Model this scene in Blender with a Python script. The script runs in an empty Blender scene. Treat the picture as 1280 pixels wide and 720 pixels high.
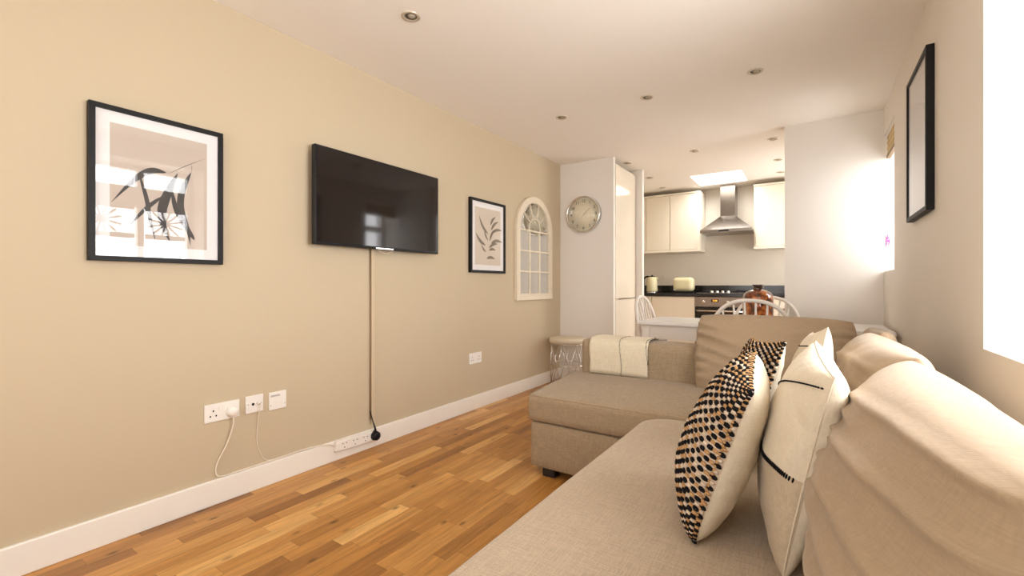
import bpy, bmesh, math, random
from mathutils import Vector, Matrix
from math import sin, cos, pi, sqrt, exp, radians
random.seed(7)
S = bpy.context.scene
C = bpy.context.collection

# ------------------------------------------------------------------ camera, world, lights, exposure
cd = bpy.data.cameras.new('camera'); cam = bpy.data.objects.new('camera', cd); C.objects.link(cam)
YAW = math.atan2(376, 560)
cam.location = (0, 0, 1.041); cam.rotation_euler = (pi/2, 0, YAW)
cd.sensor_width = 36; cd.lens = 560/1280*36; cd.shift_y = -3/1280; cd.clip_start = 0.02
S.camera = cam
S.view_settings.view_transform = 'Standard'; S.view_settings.look = 'None'
S.cycles.diffuse_bounces = 8; S.cycles.max_bounces = 16; S.cycles.transparent_max_bounces = 16
S.view_settings.exposure = 0.40; S.view_settings.gamma = 1.0; S.view_settings.use_curve_mapping = False

w = bpy.data.worlds.new('sky'); S.world = w; w.use_nodes = True
w.node_tree.nodes['Background'].inputs[0].default_value = (1.0, 0.98, 0.95, 1)
w.node_tree.nodes['Background'].inputs[1].default_value = 2.5

def area(name, loc, rot, sx, sy, power, col=(1, 1, 1), spread=180):
    l = bpy.data.lights.new(name, 'AREA'); l.shape = 'RECTANGLE'; l.size = sx; l.size_y = sy
    l.energy = power; l.color = col; l.spread = radians(spread)
    o = bpy.data.objects.new(name, l); C.objects.link(o); o.location = loc; o.rotation_euler = rot
    return o
# daylight at the openings, plus fill at an added rear one (size_y is vertical for side windows)
area('daylight_window_1', (0.93, 1.24, 1.55), (0, radians(90), 0), 1.35, 1.66, 76, (0.985, 0.985, 1.0))
area('daylight_window_2', (0.93, 4.2, 1.7), (0, radians(90), 0), 1.1, 0.62, 14, (0.98, 0.98, 1.0))
area('daylight_skylight', (-0.985, 6.18, 2.58), (0, 0, 0), 0.56, 0.64, 20, (1.0, 0.98, 0.95))
area('daylight_kitchen_door', (0.75, 5.95, 1.25), (0, radians(90), 0), 2.0, 1.2, 29, (1.0, 0.97, 0.91))
area('added_rear_fill', (-1.0, -1.75, 1.5), (radians(90), 0, 0), 2.1, 1.5, 15, (1.0, 0.97, 0.95))  # fill light from behind the viewer, through an added window

# ------------------------------------------------------------------ materials
def new_mat(name):
    m = bpy.data.materials.new(name); m.use_nodes = True
    return m, m.node_tree.nodes, m.node_tree.links, m.node_tree.nodes['Principled BSDF']
def mat(name, col, rough=0.5, metal=0.0, spec=0.5, var=0.0, vscale=6.0, bump=0.0, bscale=80.0, coat=0.0, emit=None, es=0, stretch=None):
    m, N, L, b = new_mat(name)
    b.inputs['Base Color'].default_value = (*col, 1); b.inputs['Roughness'].default_value = rough
    b.inputs['Metallic'].default_value = metal; b.inputs['Specular IOR Level'].default_value = spec
    b.inputs['Coat Weight'].default_value = coat
    if emit: b.inputs['Emission Color'].default_value = (*emit, 1); b.inputs['Emission Strength'].default_value = es
    tc = N.new('ShaderNodeTexCoord'); mp = N.new('ShaderNodeMapping'); L.new(tc.outputs['Object'], mp.inputs[0])
    if stretch: mp.inputs['Scale'].default_value = stretch
    nz = N.new('ShaderNodeTexNoise'); nz.inputs['Scale'].default_value = vscale; nz.inputs['Detail'].default_value = 3
    L.new(mp.outputs[0], nz.inputs['Vector'])
    mx = N.new('ShaderNodeMix'); mx.data_type = 'RGBA'
    mx.inputs[6].default_value = (*[c*(1-var) for c in col], 1); mx.inputs[7].default_value = (*[min(1, c*(1+var)) for c in col], 1)
    L.new(nz.outputs[0], mx.inputs[0]); L.new(mx.outputs[2], b.inputs['Base Color'])
    if bump:
        n2 = N.new('ShaderNodeTexNoise'); n2.inputs['Scale'].default_value = bscale; n2.inputs['Detail'].default_value = 2
        L.new(mp.outputs[0], n2.inputs['Vector'])
        bp = N.new('ShaderNodeBump'); bp.inputs['Strength'].default_value = bump; bp.inputs['Distance'].default_value = 0.002
        L.new(n2.outputs[0], bp.inputs['Height']); L.new(bp.outputs[0], b.inputs['Normal'])
    return m
def linen(name, col, var=0.16, scale=1.0, uv=False, bump=0.35, wr=0.0):
    """woven cloth: slub streaks in two directions plus a fine crosshatch"""
    m, N, L, b = new_mat(name)
    b.inputs['Roughness'].default_value = 0.9; b.inputs['Specular IOR Level'].default_value = 0.15
    b.inputs['Sheen Weight'].default_value = 0.15
    tc = N.new('ShaderNodeTexCoord'); src = tc.outputs['UV' if uv else 'Object']
    outs = []
    for sc in (((45, 420, 1), (420, 45, 1)) if uv else ((20, 260, 260), (260, 20, 260), (260, 260, 20))):
        mp = N.new('ShaderNodeMapping'); mp.inputs['Scale'].default_value = [q*scale for q in sc]; L.new(src, mp.inputs[0])
        nz = N.new('ShaderNodeTexNoise'); nz.inputs['Scale'].default_value = 1; nz.inputs['Detail'].default_value = 2; nz.inputs['Roughness'].default_value = 0.6
        L.new(mp.outputs[0], nz.inputs['Vector']); outs.append(nz.outputs[0])
    ad = N.new('ShaderNodeMath'); ad.operation = 'ADD'; L.new(outs[0], ad.inputs[0]); L.new(outs[1], ad.inputs[1])
    if not uv:
        a2 = N.new('ShaderNodeMath'); a2.operation = 'ADD'; L.new(ad.outputs[0], a2.inputs[0]); L.new(outs[2], a2.inputs[1]); ad = a2
    q0 = 1.0 if uv else 1.5
    mr = N.new('ShaderNodeMapRange'); mr.inputs[1].default_value = q0-.3; mr.inputs[2].default_value = q0+.3; L.new(ad.outputs[0], mr.inputs[0])
    mx = N.new('ShaderNodeMix'); mx.data_type = 'RGBA'
    mx.inputs[6].default_value = (*[c*(1-var) for c in col], 1); mx.inputs[7].default_value = (*[min(1, c*(1+var)) for c in col], 1)
    L.new(mr.outputs[0], mx.inputs[0]); L.new(mx.outputs[2], b.inputs['Base Color'])
    bp = N.new('ShaderNodeBump'); bp.inputs['Strength'].default_value = bump; bp.inputs['Distance'].default_value = 0.0015
    L.new(mr.outputs[0], bp.inputs['Height']); last = bp
    if wr:
        n3 = N.new('ShaderNodeTexNoise'); n3.inputs['Scale'].default_value = 9; n3.inputs['Detail'].default_value = 3; n3.inputs['Distortion'].default_value = 1.2
        L.new(tc.outputs['Object'], n3.inputs['Vector'])
        b2 = N.new('ShaderNodeBump'); b2.inputs['Strength'].default_value = wr; b2.inputs['Distance'].default_value = 0.02
        L.new(n3.outputs[0], b2.inputs['Height']); L.new(bp.outputs[0], b2.inputs['Normal']); last = b2
    L.new(last.outputs[0], b.inputs['Normal'])
    return m
def glass(name, tint=(1, 1, 1), refl=1.0, rough=0.0):
    """thin pane: clear transmission with a Fresnel reflection"""
    m, N, L, b = new_mat(name); N.remove(b)
    t = N.new('ShaderNodeBsdfTransparent'); t.inputs[0].default_value = (*tint, 1)
    g = N.new('ShaderNodeBsdfGlossy'); g.inputs['Roughness'].default_value = rough
    f = N.new('ShaderNodeLayerWeight'); f.inputs[0].default_value = 0.5
    pw = N.new('ShaderNodeMath'); pw.operation = 'POWER'; pw.inputs[1].default_value = 4.5; L.new(f.outputs['Facing'], pw.inputs[0])
    ml = N.new('ShaderNodeMath'); ml.operation = 'MULTIPLY_ADD'; ml.inputs[1].default_value = 0.75*refl; ml.inputs[2].default_value = 0.028*refl; L.new(pw.outputs[0], ml.inputs[0])
    mx = N.new('ShaderNodeMixShader'); L.new(ml.outputs[0], mx.inputs[0]); L.new(t.outputs[0], mx.inputs[1]); L.new(g.outputs[0], mx.inputs[2])
    L.new(mx.outputs[0], N['Material Output'].inputs[0])
    return m
def oak_floor():
    m, N, L, b = new_mat('oak_floor')
    tc = N.new('ShaderNodeTexCoord'); sp = N.new('ShaderNodeSeparateXYZ'); L.new(tc.outputs['Object'], sp.inputs[0])
    def M(op, a, c=None):
        n = N.new('ShaderNodeMath'); n.operation = op
        for i, v in enumerate((a, c)):
            if v is None: continue
            if isinstance(v, (int, float)): n.inputs[i].default_value = v
            else: L.new(v, n.inputs[i])
        return n.outputs[0]
    W, LEN = 0.068, 0.44
    cx = M('DIVIDE', sp.outputs[0], W); col = M('FLOOR', cx)
    wn = N.new('ShaderNodeTexWhiteNoise'); wn.noise_dimensions = '1D'; L.new(col, wn.inputs['W'])
    ln = M('ADD', M('MULTIPLY', wn.outputs[0], 0.2), LEN-0.1)
    cy = M('ADD', M('DIVIDE', sp.outputs[1], ln), M('MULTIPLY', wn.outputs[0], 17.3)); row = M('FLOOR', cy)
    cb = N.new('ShaderNodeCombineXYZ'); L.new(col, cb.inputs[0]); L.new(row, cb.inputs[1])
    w2 = N.new('ShaderNodeTexWhiteNoise'); w2.noise_dimensions = '3D'; L.new(cb.outputs[0], w2.inputs['Vector'])
    rp = N.new('ShaderNodeValToRGB'); L.new(w2.outputs[0], rp.inputs[0])
    e = rp.color_ramp.elements
    e[0].position = 0; e[0].color = (0.30, 0.128, 0.032, 1)
    e[1].position = 1; e[1].color = (0.74, 0.43, 0.15, 1)
    for p, c in ((0.12, (0.42, 0.19, 0.045)), (0.5, (0.50, 0.235, 0.058)), (0.8, (0.59, 0.30, 0.085))):
        q = rp.color_ramp.elements.new(p); q.color = (*c, 1)
    # grain, shifted per strip
    of = N.new('ShaderNodeVectorMath'); of.operation = 'MULTIPLY_ADD'
    L.new(w2.outputs['Color'], of.inputs[0]); of.inputs[1].default_value = (9, 9, 9); L.new(tc.outputs['Object'], of.inputs[2])
    mp = N.new('ShaderNodeMapping'); mp.inputs['Scale'].default_value = (55, 4, 1); L.new(of.outputs[0], mp.inputs[0])
    g = N.new('ShaderNodeTexNoise'); g.inputs['Scale'].default_value = 1; g.inputs['Detail'].default_value = 5; g.inputs['Roughness'].default_value = 0.65; g.inputs['Distortion'].default_value = 0.6
    L.new(mp.outputs[0], g.inputs['Vector'])
    gr = N.new('ShaderNodeMapRange'); gr.inputs[1].default_value = 0.3; gr.inputs[2].default_value = 0.75; gr.inputs[3].default_value = 0.66; gr.inputs[4].default_value = 1.22
    L.new(g.outputs[0], gr.inputs[0])
    # knots
    mk = N.new('ShaderNodeMapping'); mk.inputs['Scale'].default_value = (11, 5, 1); L.new(of.outputs[0], mk.inputs[0])
    vo = N.new('ShaderNodeTexVoronoi'); vo.inputs['Scale'].default_value = 1; L.new(mk.outputs[0], vo.inputs['Vector'])
    kr = N.new('ShaderNodeMapRange'); kr.inputs[1].default_value = 0.03; kr.inputs[2].default_value = 0.15; kr.inputs[3].default_value = 0.32; kr.inputs[4].default_value = 1.0
    L.new(vo.outputs['Distance'], kr.inputs[0])
    # dark joints
    fx = M('ABSOLUTE', M('SUBTRACT', M('FRACT', cx), 0.5)); fy = M('ABSOLUTE', M('SUBTRACT', M('FRACT', cy), 0.5))
    jx = M('LESS_THAN', fx, 0.488); jy = M('LESS_THAN', fy, 0.497); j = M('ADD', M('MULTIPLY', M('MULTIPLY', jx, jy), 0.32), 0.68)
    k = M('MULTIPLY', M('MULTIPLY', gr.outputs[0], kr.outputs[0]), j)
    mu = N.new('ShaderNodeVectorMath'); mu.operation = 'SCALE'; L.new(rp.outputs[0], mu.inputs[0]); L.new(k, mu.inputs['Scale'])
    L.new(mu.outputs[0], b.inputs['Base Color'])
    b.inputs['Roughness'].default_value = 0.36; b.inputs['Specular IOR Level'].default_value = 0.35
    bp = N.new('ShaderNodeBump'); bp.inputs['Strength'].default_value = 0.12; bp.inputs['Distance'].default_value = 0.002
    L.new(k, bp.inputs['Height']); L.new(bp.outputs[0], b.inputs['Normal'])
    return m
M = dict(
    beige=mat('beige_wall_paint', (0.535, 0.445, 0.31), 0.75, var=0.015, vscale=2, bump=0.08, bscale=60),
    cream=mat('cream_wall_paint', (0.78, 0.735, 0.66), 0.5, var=0.01, bump=0.08, bscale=50),
    white=mat('white_wall_paint', (0.80, 0.77, 0.73), 0.6, var=0.01, bump=0.06, bscale=50),
    ceil=mat('ceiling_paint', (0.85, 0.81, 0.755), 0.8, var=0.01, bump=0.05, bscale=40),
    skirt=mat('skirting_gloss', (0.84, 0.81, 0.75), 0.35, var=0.02, vscale=12),
    floor=oak_floor(),
    black=mat('black_frame', (0.006, 0.005, 0.005), 0.5, var=0.1, spec=0.25),
    plastic_k=mat('black_plastic', (0.008, 0.008, 0.009), 0.4, var=0.1, spec=0.25),
    screen=mat('tv_screen', (0.012, 0.009, 0.009), 0.06, spec=0.5),
    mount=mat('white_mount', (0.78, 0.76, 0.76), 0.7, var=0.01),
    print_a=mat('taupe_print', (0.53, 0.455, 0.39), 0.8, var=0.06, vscale=40, stretch=(1, 1, 6)),
    print_b=mat('pale_print', (0.62, 0.54, 0.45), 0.8, var=0.04, vscale=20),
    leaf_dk=mat('charcoal_ink', (0.045, 0.042, 0.042), 0.8, var=0.4, vscale=60),
    leaf_md=mat('umber_ink', (0.20, 0.16, 0.12), 0.8, var=0.3, vscale=60),
    plastic=mat('white_plastic', (0.82, 0.79, 0.74), 0.35, var=0.01),
    rawplastic=mat('ivory_cord', (0.78, 0.70, 0.58), 0.45, var=0.02),
    trunk=mat('beige_trunking', (0.57, 0.46, 0.315), 0.6, var=0.02),
    browncord=mat('brown_cord', (0.25, 0.16, 0.09), 0.6, var=0.1),
    mframe=mat('cream_painted_wood', (0.72, 0.64, 0.50), 0.55, var=0.08, vscale=30, bump=0.2),
    mirror=mat('mirror_glass', (0.80, 0.82, 0.82), 0.04, metal=1.0),
    chrome=mat('chrome', (0.75, 0.73, 0.70), 0.18, metal=1.0),
    steel=mat('brushed_steel', (0.28, 0.25, 0.22), 0.2, metal=1.0, var=0.06, vscale=4, stretch=(1, 1, 60)),
    ovensteel=mat('oven_steel', (0.27, 0.21, 0.165), 0.38, metal=0.8, var=0.05, stretch=(1, 1, 60)),
    clockface=mat('clock_face', (0.86, 0.80, 0.62), 0.6, var=0.01),
    ink=mat('dark_ink', (0.06, 0.05, 0.04), 0.6),
    gloss=mat('gloss_cream_door', (0.80, 0.735, 0.62), 0.09, var=0.01, spec=0.5),
    cab=mat('cream_cabinet', (0.80, 0.74, 0.62), 0.3, var=0.01),
    splash=mat('greige_splashback', (0.70, 0.64, 0.555), 0.35, var=0.02),
    granite=mat('black_granite', (0.010, 0.009, 0.009), 0.14, var=0.5, vscale=200),
    ovenglass=mat('oven_glass', (0.008, 0.006, 0.006), 0.07),
    amber_led=mat('amber_display', (0.02, 0.01, 0.0), 0.3, emit=(1.0, 0.45, 0.05), es=3),
    kettle=mat('cream_enamel', (0.72, 0.66, 0.42), 0.22, var=0.02),
    wpaint=mat('white_painted_wood', (0.78, 0.74, 0.69), 0.35, var=0.02, vscale=8),
    tpaint=mat('white_table_top', (0.80, 0.79, 0.78), 0.3, var=0.02, vscale=8),
    sofa=linen('sofa_linen', (0.335, 0.25, 0.16), 0.20),
    sofac=linen('cushion_linen', (0.36, 0.265, 0.172), 0.09, uv=True, bump=0.14),
    seat_lit=linen('sofa_linen_lit', (0.49, 0.395, 0.29), 0.14),  # paler copy of the sofa linen, window light on the main seat painted in
    leg=mat('dark_leg', (0.012, 0.010, 0.010), 0.4),
    cot=linen('cream_cotton', (0.72, 0.64, 0.50), 0.06, uv=True, bump=0.25, wr=0.35),
    cot_dk=linen('oatmeal_cotton', (0.53, 0.435, 0.31), 0.14, uv=True, bump=0.5, wr=0.3),
    throw=linen('throw_cotton', (0.70, 0.62, 0.47), 0.08, bump=0.4),
    wool_k=mat('black_wool', (0.010, 0.009, 0.010), 0.95, spec=0.1, bump=0.5, bscale=300),
    wool_t=mat('tan_wool', (0.50, 0.29, 0.13), 0.95, spec=0.1, var=0.25, vscale=25, bump=0.5, bscale=300),
    wool_c=mat('cream_wool', (0.66, 0.54, 0.42), 0.95, spec=0.1, var=0.1, vscale=25, bump=0.5, bscale=300),
    stoolc=mat('cream_velvet', (0.66, 0.58, 0.44), 0.8, var=0.05, bump=0.2),
    blind=mat('woven_blind', (0.62, 0.47, 0.24), 0.8, var=0.15, vscale=20, stretch=(1, 1, 12)),
    petal=mat('magenta_petal', (0.75, 0.10, 0.50), 0.6, var=0.2, vscale=40),
    stem=mat('green_stem', (0.20, 0.30, 0.08), 0.6),
    frame_w=mat('white_upvc', (0.80, 0.79, 0.78), 0.3),
    film=mat('frosted_film', (0.75, 0.73, 0.70), 0.8),
    pane=glass('pane_glass'), picglass=glass('picture_glass', refl=1.0),
    hole=mat('lamp_recess', (0.10, 0.085, 0.065), 0.6),
    lampglass=mat('lamp_lens', (0.45, 0.40, 0.32), 0.25),
    ringm=mat('lamp_ring', (0.62, 0.56, 0.46), 0.35, metal=0.6),
)
def amber_mat():
    m, N, L, b = new_mat('amber_glass')
    b.inputs['Roughness'].default_value = 0.08; b.inputs['Coat Weight'].default_value = 1.0; b.inputs['Coat Roughness'].default_value = 0.03
    tc = N.new('ShaderNodeTexCoord'); nz = N.new('ShaderNodeTexNoise'); nz.inputs['Scale'].default_value = 22; nz.inputs['Detail'].default_value = 4
    L.new(tc.outputs['Object'], nz.inputs['Vector'])
    r = N.new('ShaderNodeValToRGB'); L.new(nz.outputs[0], r.inputs[0]); e = r.color_ramp.elements
    e[0].position = 0.36; e[0].color = (0.05, 0.008, 0.002, 1); e[1].position = 0.68; e[1].color = (0.75, 0.27, 0.05, 1)
    q = e.new(0.52); q.color = (0.30, 0.06, 0.008, 1)
    L.new(r.outputs[0], b.inputs['Base Color']); b.inputs['Transmission Weight'].default_value = 0.25
    return m
M['amber'] = amber_mat()

# ------------------------------------------------------------------ mesh helpers
def link(name, bm, mats, parent=None, smooth=False, uv=None):
    me = bpy.data.meshes.new(name); bm.normal_update(); bm.to_mesh(me); bm.free()
    for m in (mats if isinstance(mats, (list, tuple)) else [mats]): me.materials.append(m)
    if smooth:
        for p in me.polygons: p.use_smooth = True
    o = bpy.data.objects.new(name, me); C.objects.link(o)
    if parent: o.parent = parent
    return o
def tag(o, label=None, cat=None, group=None, kind=None):
    if label: o['label'] = label
    if cat: o['category'] = cat
    if group: o['group'] = group
    if kind: o['kind'] = kind
    return o
def thing(name, loc=(0, 0, 0), rz=0, label=None, cat=None, group=None):
    o = bpy.data.objects.new(name, None); C.objects.link(o); o.location = loc; o.rotation_euler = (0, 0, rz)
    o.empty_display_size = 0.1
    return tag(o, label, cat, group)
def struct(name, bm, m, parent=None):
    o = link(name, bm, m, parent)
    if not parent: o['kind'] = 'structure'
    return o
def copy_tree(o, parent=None):
    c = o.copy(); C.objects.link(c)
    if parent: c.parent = parent
    for ch in list(o.children): copy_tree(ch, c)
    return c
def box(bm, x0, x1, y0, y1, z0, z1, bev=0.0, seg=2, mi=0, mtx=None):
    r = bmesh.ops.create_cube(bm, size=1)
    vs = r['verts']
    for v in vs:
        v.co = Vector((x0+(v.co.x+.5)*(x1-x0), y0+(v.co.y+.5)*(y1-y0), z0+(v.co.z+.5)*(z1-z0)))
    fs = set(f for v in vs for f in v.link_faces)
    if bev:
        es = list(set(e for v in vs for e in v.link_edges))
        q = bmesh.ops.bevel(bm, geom=es, offset=bev, segments=seg, profile=0.5, affect='EDGES')
        fs = set(q['faces']) | set(f for f in fs if f.is_valid)
        vs = list(set(v for f in fs for v in f.verts))
        fs = set(f for v in vs for f in v.link_faces)
    for f in fs: f.material_index = mi
    if mtx is not None:
        for v in vs: v.co = mtx @ v.co
    return bm
def B(*a, **k):
    return box(bmesh.new(), *a, **k)
def tube(bm, pts, r, n=8, mi=0, cap=True, closed=False):
    pts = [Vector(p) for p in pts]; rings = []
    up = None
    for i, p in enumerate(pts):
        if closed: d = pts[(i+1) % len(pts)]-pts[i-1]
        else: d = pts[min(i+1, len(pts)-1)]-pts[max(i-1, 0)]
        d.normalize()
        if up is None:
            up = Vector((0, 0, 1)) if abs(d.z) < .9 else Vector((1, 0, 0))
        a = (up-d*up.dot(d)).normalized(); up = a; c = d.cross(a)
        rr = r[i] if isinstance(r, (list, tuple)) else r
        rings.append([bm.verts.new(p+(a*cos(2*pi*k/n)+c*sin(2*pi*k/n))*rr) for k in range(n)])
    m = len(rings)
    for i in range(m if closed else m-1):
        A_, B_ = rings[i], rings[(i+1) % m]
        for k in range(n):
            f = bm.faces.new((A_[k], A_[(k+1) % n], B_[(k+1) % n], B_[k])); f.smooth = True; f.material_index = mi
    if cap and not closed:
        for R_, fl in ((rings[0], True), (rings[-1], False)):
            f = bm.faces.new(R_[::-1] if fl else R_); f.material_index = mi
    return bm
def lathe(bm, prof, cx=0, cy=0, cz=0, n=32, mi=0, axis='z'):
    """prof: list of (radius, height)"""
    def P(r, h, a):
        if axis == 'z': return Vector((cx+r*cos(a), cy+r*sin(a), cz+h))
        if axis == 'x': return Vector((cx+h, cy+r*cos(a), cz+r*sin(a)))
        return Vector((cx+r*cos(a), cy+h, cz+r*sin(a)))
    rings = []
    for r, h in prof:
        if r < 1e-6: rings.append([bm.verts.new(P(0, h, 0))])
        else: rings.append([bm.verts.new(P(r, h, 2*pi*k/n)) for k in range(n)])
    for a, b in zip(rings, rings[1:]):
        for k in range(n):
            vs = []
            for q in ((a, k), (a, k+1), (b, k+1), (b, k)):
                v = q[0][q[1] % len(q[0])]
                if v not in vs: vs.append(v)
            if len(vs) > 2:
                f = bm.faces.new(vs); f.smooth = True; f.material_index = mi
    bmesh.ops.recalc_face_normals(bm, faces=bm.faces)
    return bm
def blob(bm, c, ax, ay, az, mi=0, seg=8, rings=5):
    """ellipsoid at c with half-axis vectors"""
    c = Vector(c); ax, ay, az = Vector(ax), Vector(ay), Vector(az)
    top = bm.verts.new(c+az); bot = bm.verts.new(c-az); R_ = []
    for i in range(1, rings):
        t = pi*i/rings
        R_.append([bm.verts.new(c+az*cos(t)+(ax*cos(2*pi*k/seg)+ay*sin(2*pi*k/seg))*sin(t)) for k in range(seg)])
    def F(*v):
        f = bm.faces.new(v); f.smooth = True; f.material_index = mi
    for k in range(seg):
        F(top, R_[0][k], R_[0][(k+1) % seg]); F(bot, R_[-1][(k+1) % seg], R_[-1][k])
        for a, b in zip(R_, R_[1:]): F(a[k], b[k], b[(k+1) % seg], a[(k+1) % seg])
def softbox(x0, x1, y0, y1, z0, z1, r, n=(20, 20, 6), fn=None, mats=None, name='soft', parent=None):
    bm = bmesh.new(); idx = {}
    L_ = ((x0, x1, n[0]), (y0, y1, n[1]), (z0, z1, n[2]))
    ce = Vector(((x0+x1)/2, (y0+y1)/2, (z0+z1)/2)); h = Vector(((x1-x0)/2, (y1-y0)/2, (z1-z0)/2))
    def V(i, j, k):
        if (i, j, k) in idx: return idx[(i, j, k)]
        # denser towards the edges
        f = [sin(pi*(t/nn-.5)) for t, nn in ((i, n[0]), (j, n[1]), (k, n[2]))]
        p = Vector((h.x*f[0], h.y*f[1], h.z*f[2])); q = Vector([max(-(h[a]-r), min(h[a]-r, p[a])) for a in range(3)])
        d = p-q
        if d.length > 1e-9: p = q+d.normalized()*r
        p = ce+p
        if fn: p = fn(p, f)
        idx[(i, j, k)] = bm.verts.new(p); return idx[(i, j, k)]
    def quad(a, b, c, d):
        f = bm.faces.new((V(*a), V(*b), V(*c), V(*d))); f.smooth = True
    nx, ny, nz = n
    for i in range(nx):
        for j in range(ny):
            quad((i, j, nz), (i+1, j, nz), (i+1, j+1, nz), (i, j+1, nz)); quad((i, j, 0), (i, j+1, 0), (i+1, j+1, 0), (i+1, j, 0))
    for i in range(nx):
        for k in range(nz):
            quad((i, 0, k), (i+1, 0, k), (i+1, 0, k+1), (i, 0, k+1)); quad((i, ny, k), (i, ny, k+1), (i+1, ny, k+1), (i+1, ny, k))
    for j in range(ny):
        for k in range(nz):
            quad((0, j, k), (0, j, k+1), (0, j+1, k+1), (0, j+1, k)); quad((nx, j, k), (nx, j+1, k), (nx, j+1, k+1), (nx, j, k+1))
    return link(name, bm, mats, parent, smooth=True)
def hsh(a, b, s=0):
    v = sin(a*12.9898+b*78.233+s*37.7)*43758.5453
    return v-math.floor(v)
def vn(x, y, s=0):
    xi, yi = math.floor(x), math.floor(y); fx, fy = x-xi, y-yi
    fx, fy = fx*fx*(3-2*fx), fy*fy*(3-2*fy)
    return (hsh(xi, yi, s)*(1-fx)+hsh(xi+1, yi, s)*fx)*(1-fy)+(hsh(xi, yi+1, s)*(1-fx)+hsh(xi+1, yi+1, s)*fx)*fy-0.5

def path(pts, n=6):
    out = []; P_ = [Vector(p) for p in pts]; P_ = [P_[0]*2-P_[1]]+P_+[P_[-1]*2-P_[-2]]
    for i in range(1, len(P_)-2):
        for k in range(n):
            t_ = k/n; a, b, c, d = P_[i-1:i+3]
            out.append(.5*((2*b)+(-a+c)*t_+(2*a-5*b+4*c-d)*t_*t_+(-a+3*b-3*c+d)*t_**3))
    out.append(P_[-2]); return out
class Pillow:
    """soft cushion from 4 corners (u along the bottom, v up); side +1 is the seen face"""
    def __init__(s, c00, c10, c11, c01, T, e=0.45, pinch=0.05, wr=0.006, seed=0, folds=(), flip=1, Tb=None, p=2, rnd=0.0, pk=0.45):
        s.c = [Vector(q) for q in (c00, c10, c11, c01)]; s.T = T; s.e = e; s.k = pinch; s.wr = wr; s.seed = seed; s.folds = folds; s.p = p; s.rnd = rnd; s.pk = pk
        s.n = ((s.c[1]-s.c[0]).cross(s.c[3]-s.c[0])).normalized()*flip; s.Tb = Tb or T
        s.W = (s.c[1]-s.c[0]).length; s.H = (s.c[3]-s.c[0]).length
    def pt(s, u, v, side, off=0.0):
        uu = u*(1-s.k*(1-v*v)); vv = v*(1-s.k*(1-u*u))
        k_ = 1-s.rnd*(u*u*v*v)**1.5; uu *= k_; vv *= k_
        a, b = (uu+1)/2, (vv+1)/2; c = s.c
        P = (c[0]*(1-a)+c[1]*a)*(1-b)+(c[3]*(1-a)+c[2]*a)*b
        q = max(0, (1-abs(u)**s.p)*(1-abs(v)**s.p)); t = (s.T if side > 0 else s.Tb)/2*q**s.e
        wv = (vn(u*2.2+side, v*2.2, s.seed)+0.5*vn(u*5, v*5+side, s.seed+1)+0.12*vn(u*9, v*7+u, s.seed+2))*s.wr*min(1, q*3)
        # puckers running in from the seams
        ed = max(abs(u), abs(v)); al = u if abs(v) > abs(u) else v
        wv += s.wr*s.pk*sin(al*23+s.seed*3+4*vn(al*3, side, s.seed))*exp(-((1-ed)/0.18)**2)*min(1, q*6)
        if side > 0:
            for (v0, k1, k2, w_, amp, u0, u1) in s.folds:
                d = (v-(v0+k1*u+k2*u*u))/w_
                m_ = max(0, min(1, (u-u0)/0.25))*max(0, min(1, (u1-u)/0.25))
                wv += amp*exp(-d*d)*m_*(1 if d < 0 else exp(-d*d*1.5))
        return P+s.n*(side*(t+off)+side*wv)
    def grid(s, bm, side, n=34, uvl=None, mi=None, off=0):
        G = [[bm.verts.new(s.pt(sin(pi/2*(2*i/n-1)) if True else 0, sin(pi/2*(2*j/n-1)), side, off)) for j in range(n+1)] for i in range(n+1)]
        for i in range(n):
            for j in range(n):
                q = (G[i][j], G[i+1][j], G[i+1][j+1], G[i][j+1])
                f = bm.faces.new(q if side*s.flipsign() > 0 else q[::-1]); f.smooth = True
                if uvl is not None:
                    for l in f.loops:
                        pass
                if mi: f.material_index = mi((i+.5)/n*2-1, sin(pi/2*(2*(j+.5)/n-1)))
                if uvl is not None:
                    ids = ((i, j), (i+1, j), (i+1, j+1), (i, j+1)) if side*s.flipsign() > 0 else ((i, j+1), (i+1, j+1), (i+1, j), (i, j))
                    for l, (a, b_) in zip(f.loops, ids):
                        l[uvl].uv = (sin(pi/2*(2*a/n-1))*s.W/2+side, sin(pi/2*(2*b_/n-1))*s.H/2)
        return G
    def flipsign(s):
        return 1 if ((s.c[1]-s.c[0]).cross(s.c[3]-s.c[0])).dot(s.n) > 0 else -1
    def nrm(s, u, v, side):
        d = 0.02; a = s.pt(u+d, v, side)-s.pt(u-d, v, side); b = s.pt(u, v+d, side)-s.pt(u, v-d, side)
        n = a.cross(b).normalized()
        if n.dot(s.n*side) < 0: n = -n
        return n, a.normalized(), b.normalized()
    def cover(s, name, side, m, parent, n=34, mi=None):
        bm = bmesh.new(); uvl = bm.loops.layers.uv.new('UVMap'); s.grid(bm, side, n, uvl, mi)
        return link(name, bm, m, parent, smooth=True)
    def closed(s, name, m, n=48):
        bm = bmesh.new(); uvl = bm.loops.layers.uv.new('UVMap')
        s.grid(bm, 1, n, uvl); s.grid(bm, -1, n, uvl)
        bmesh.ops.remove_doubles(bm, verts=bm.verts, dist=0.0004)
        return link(name, bm, m, None, smooth=True)

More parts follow.
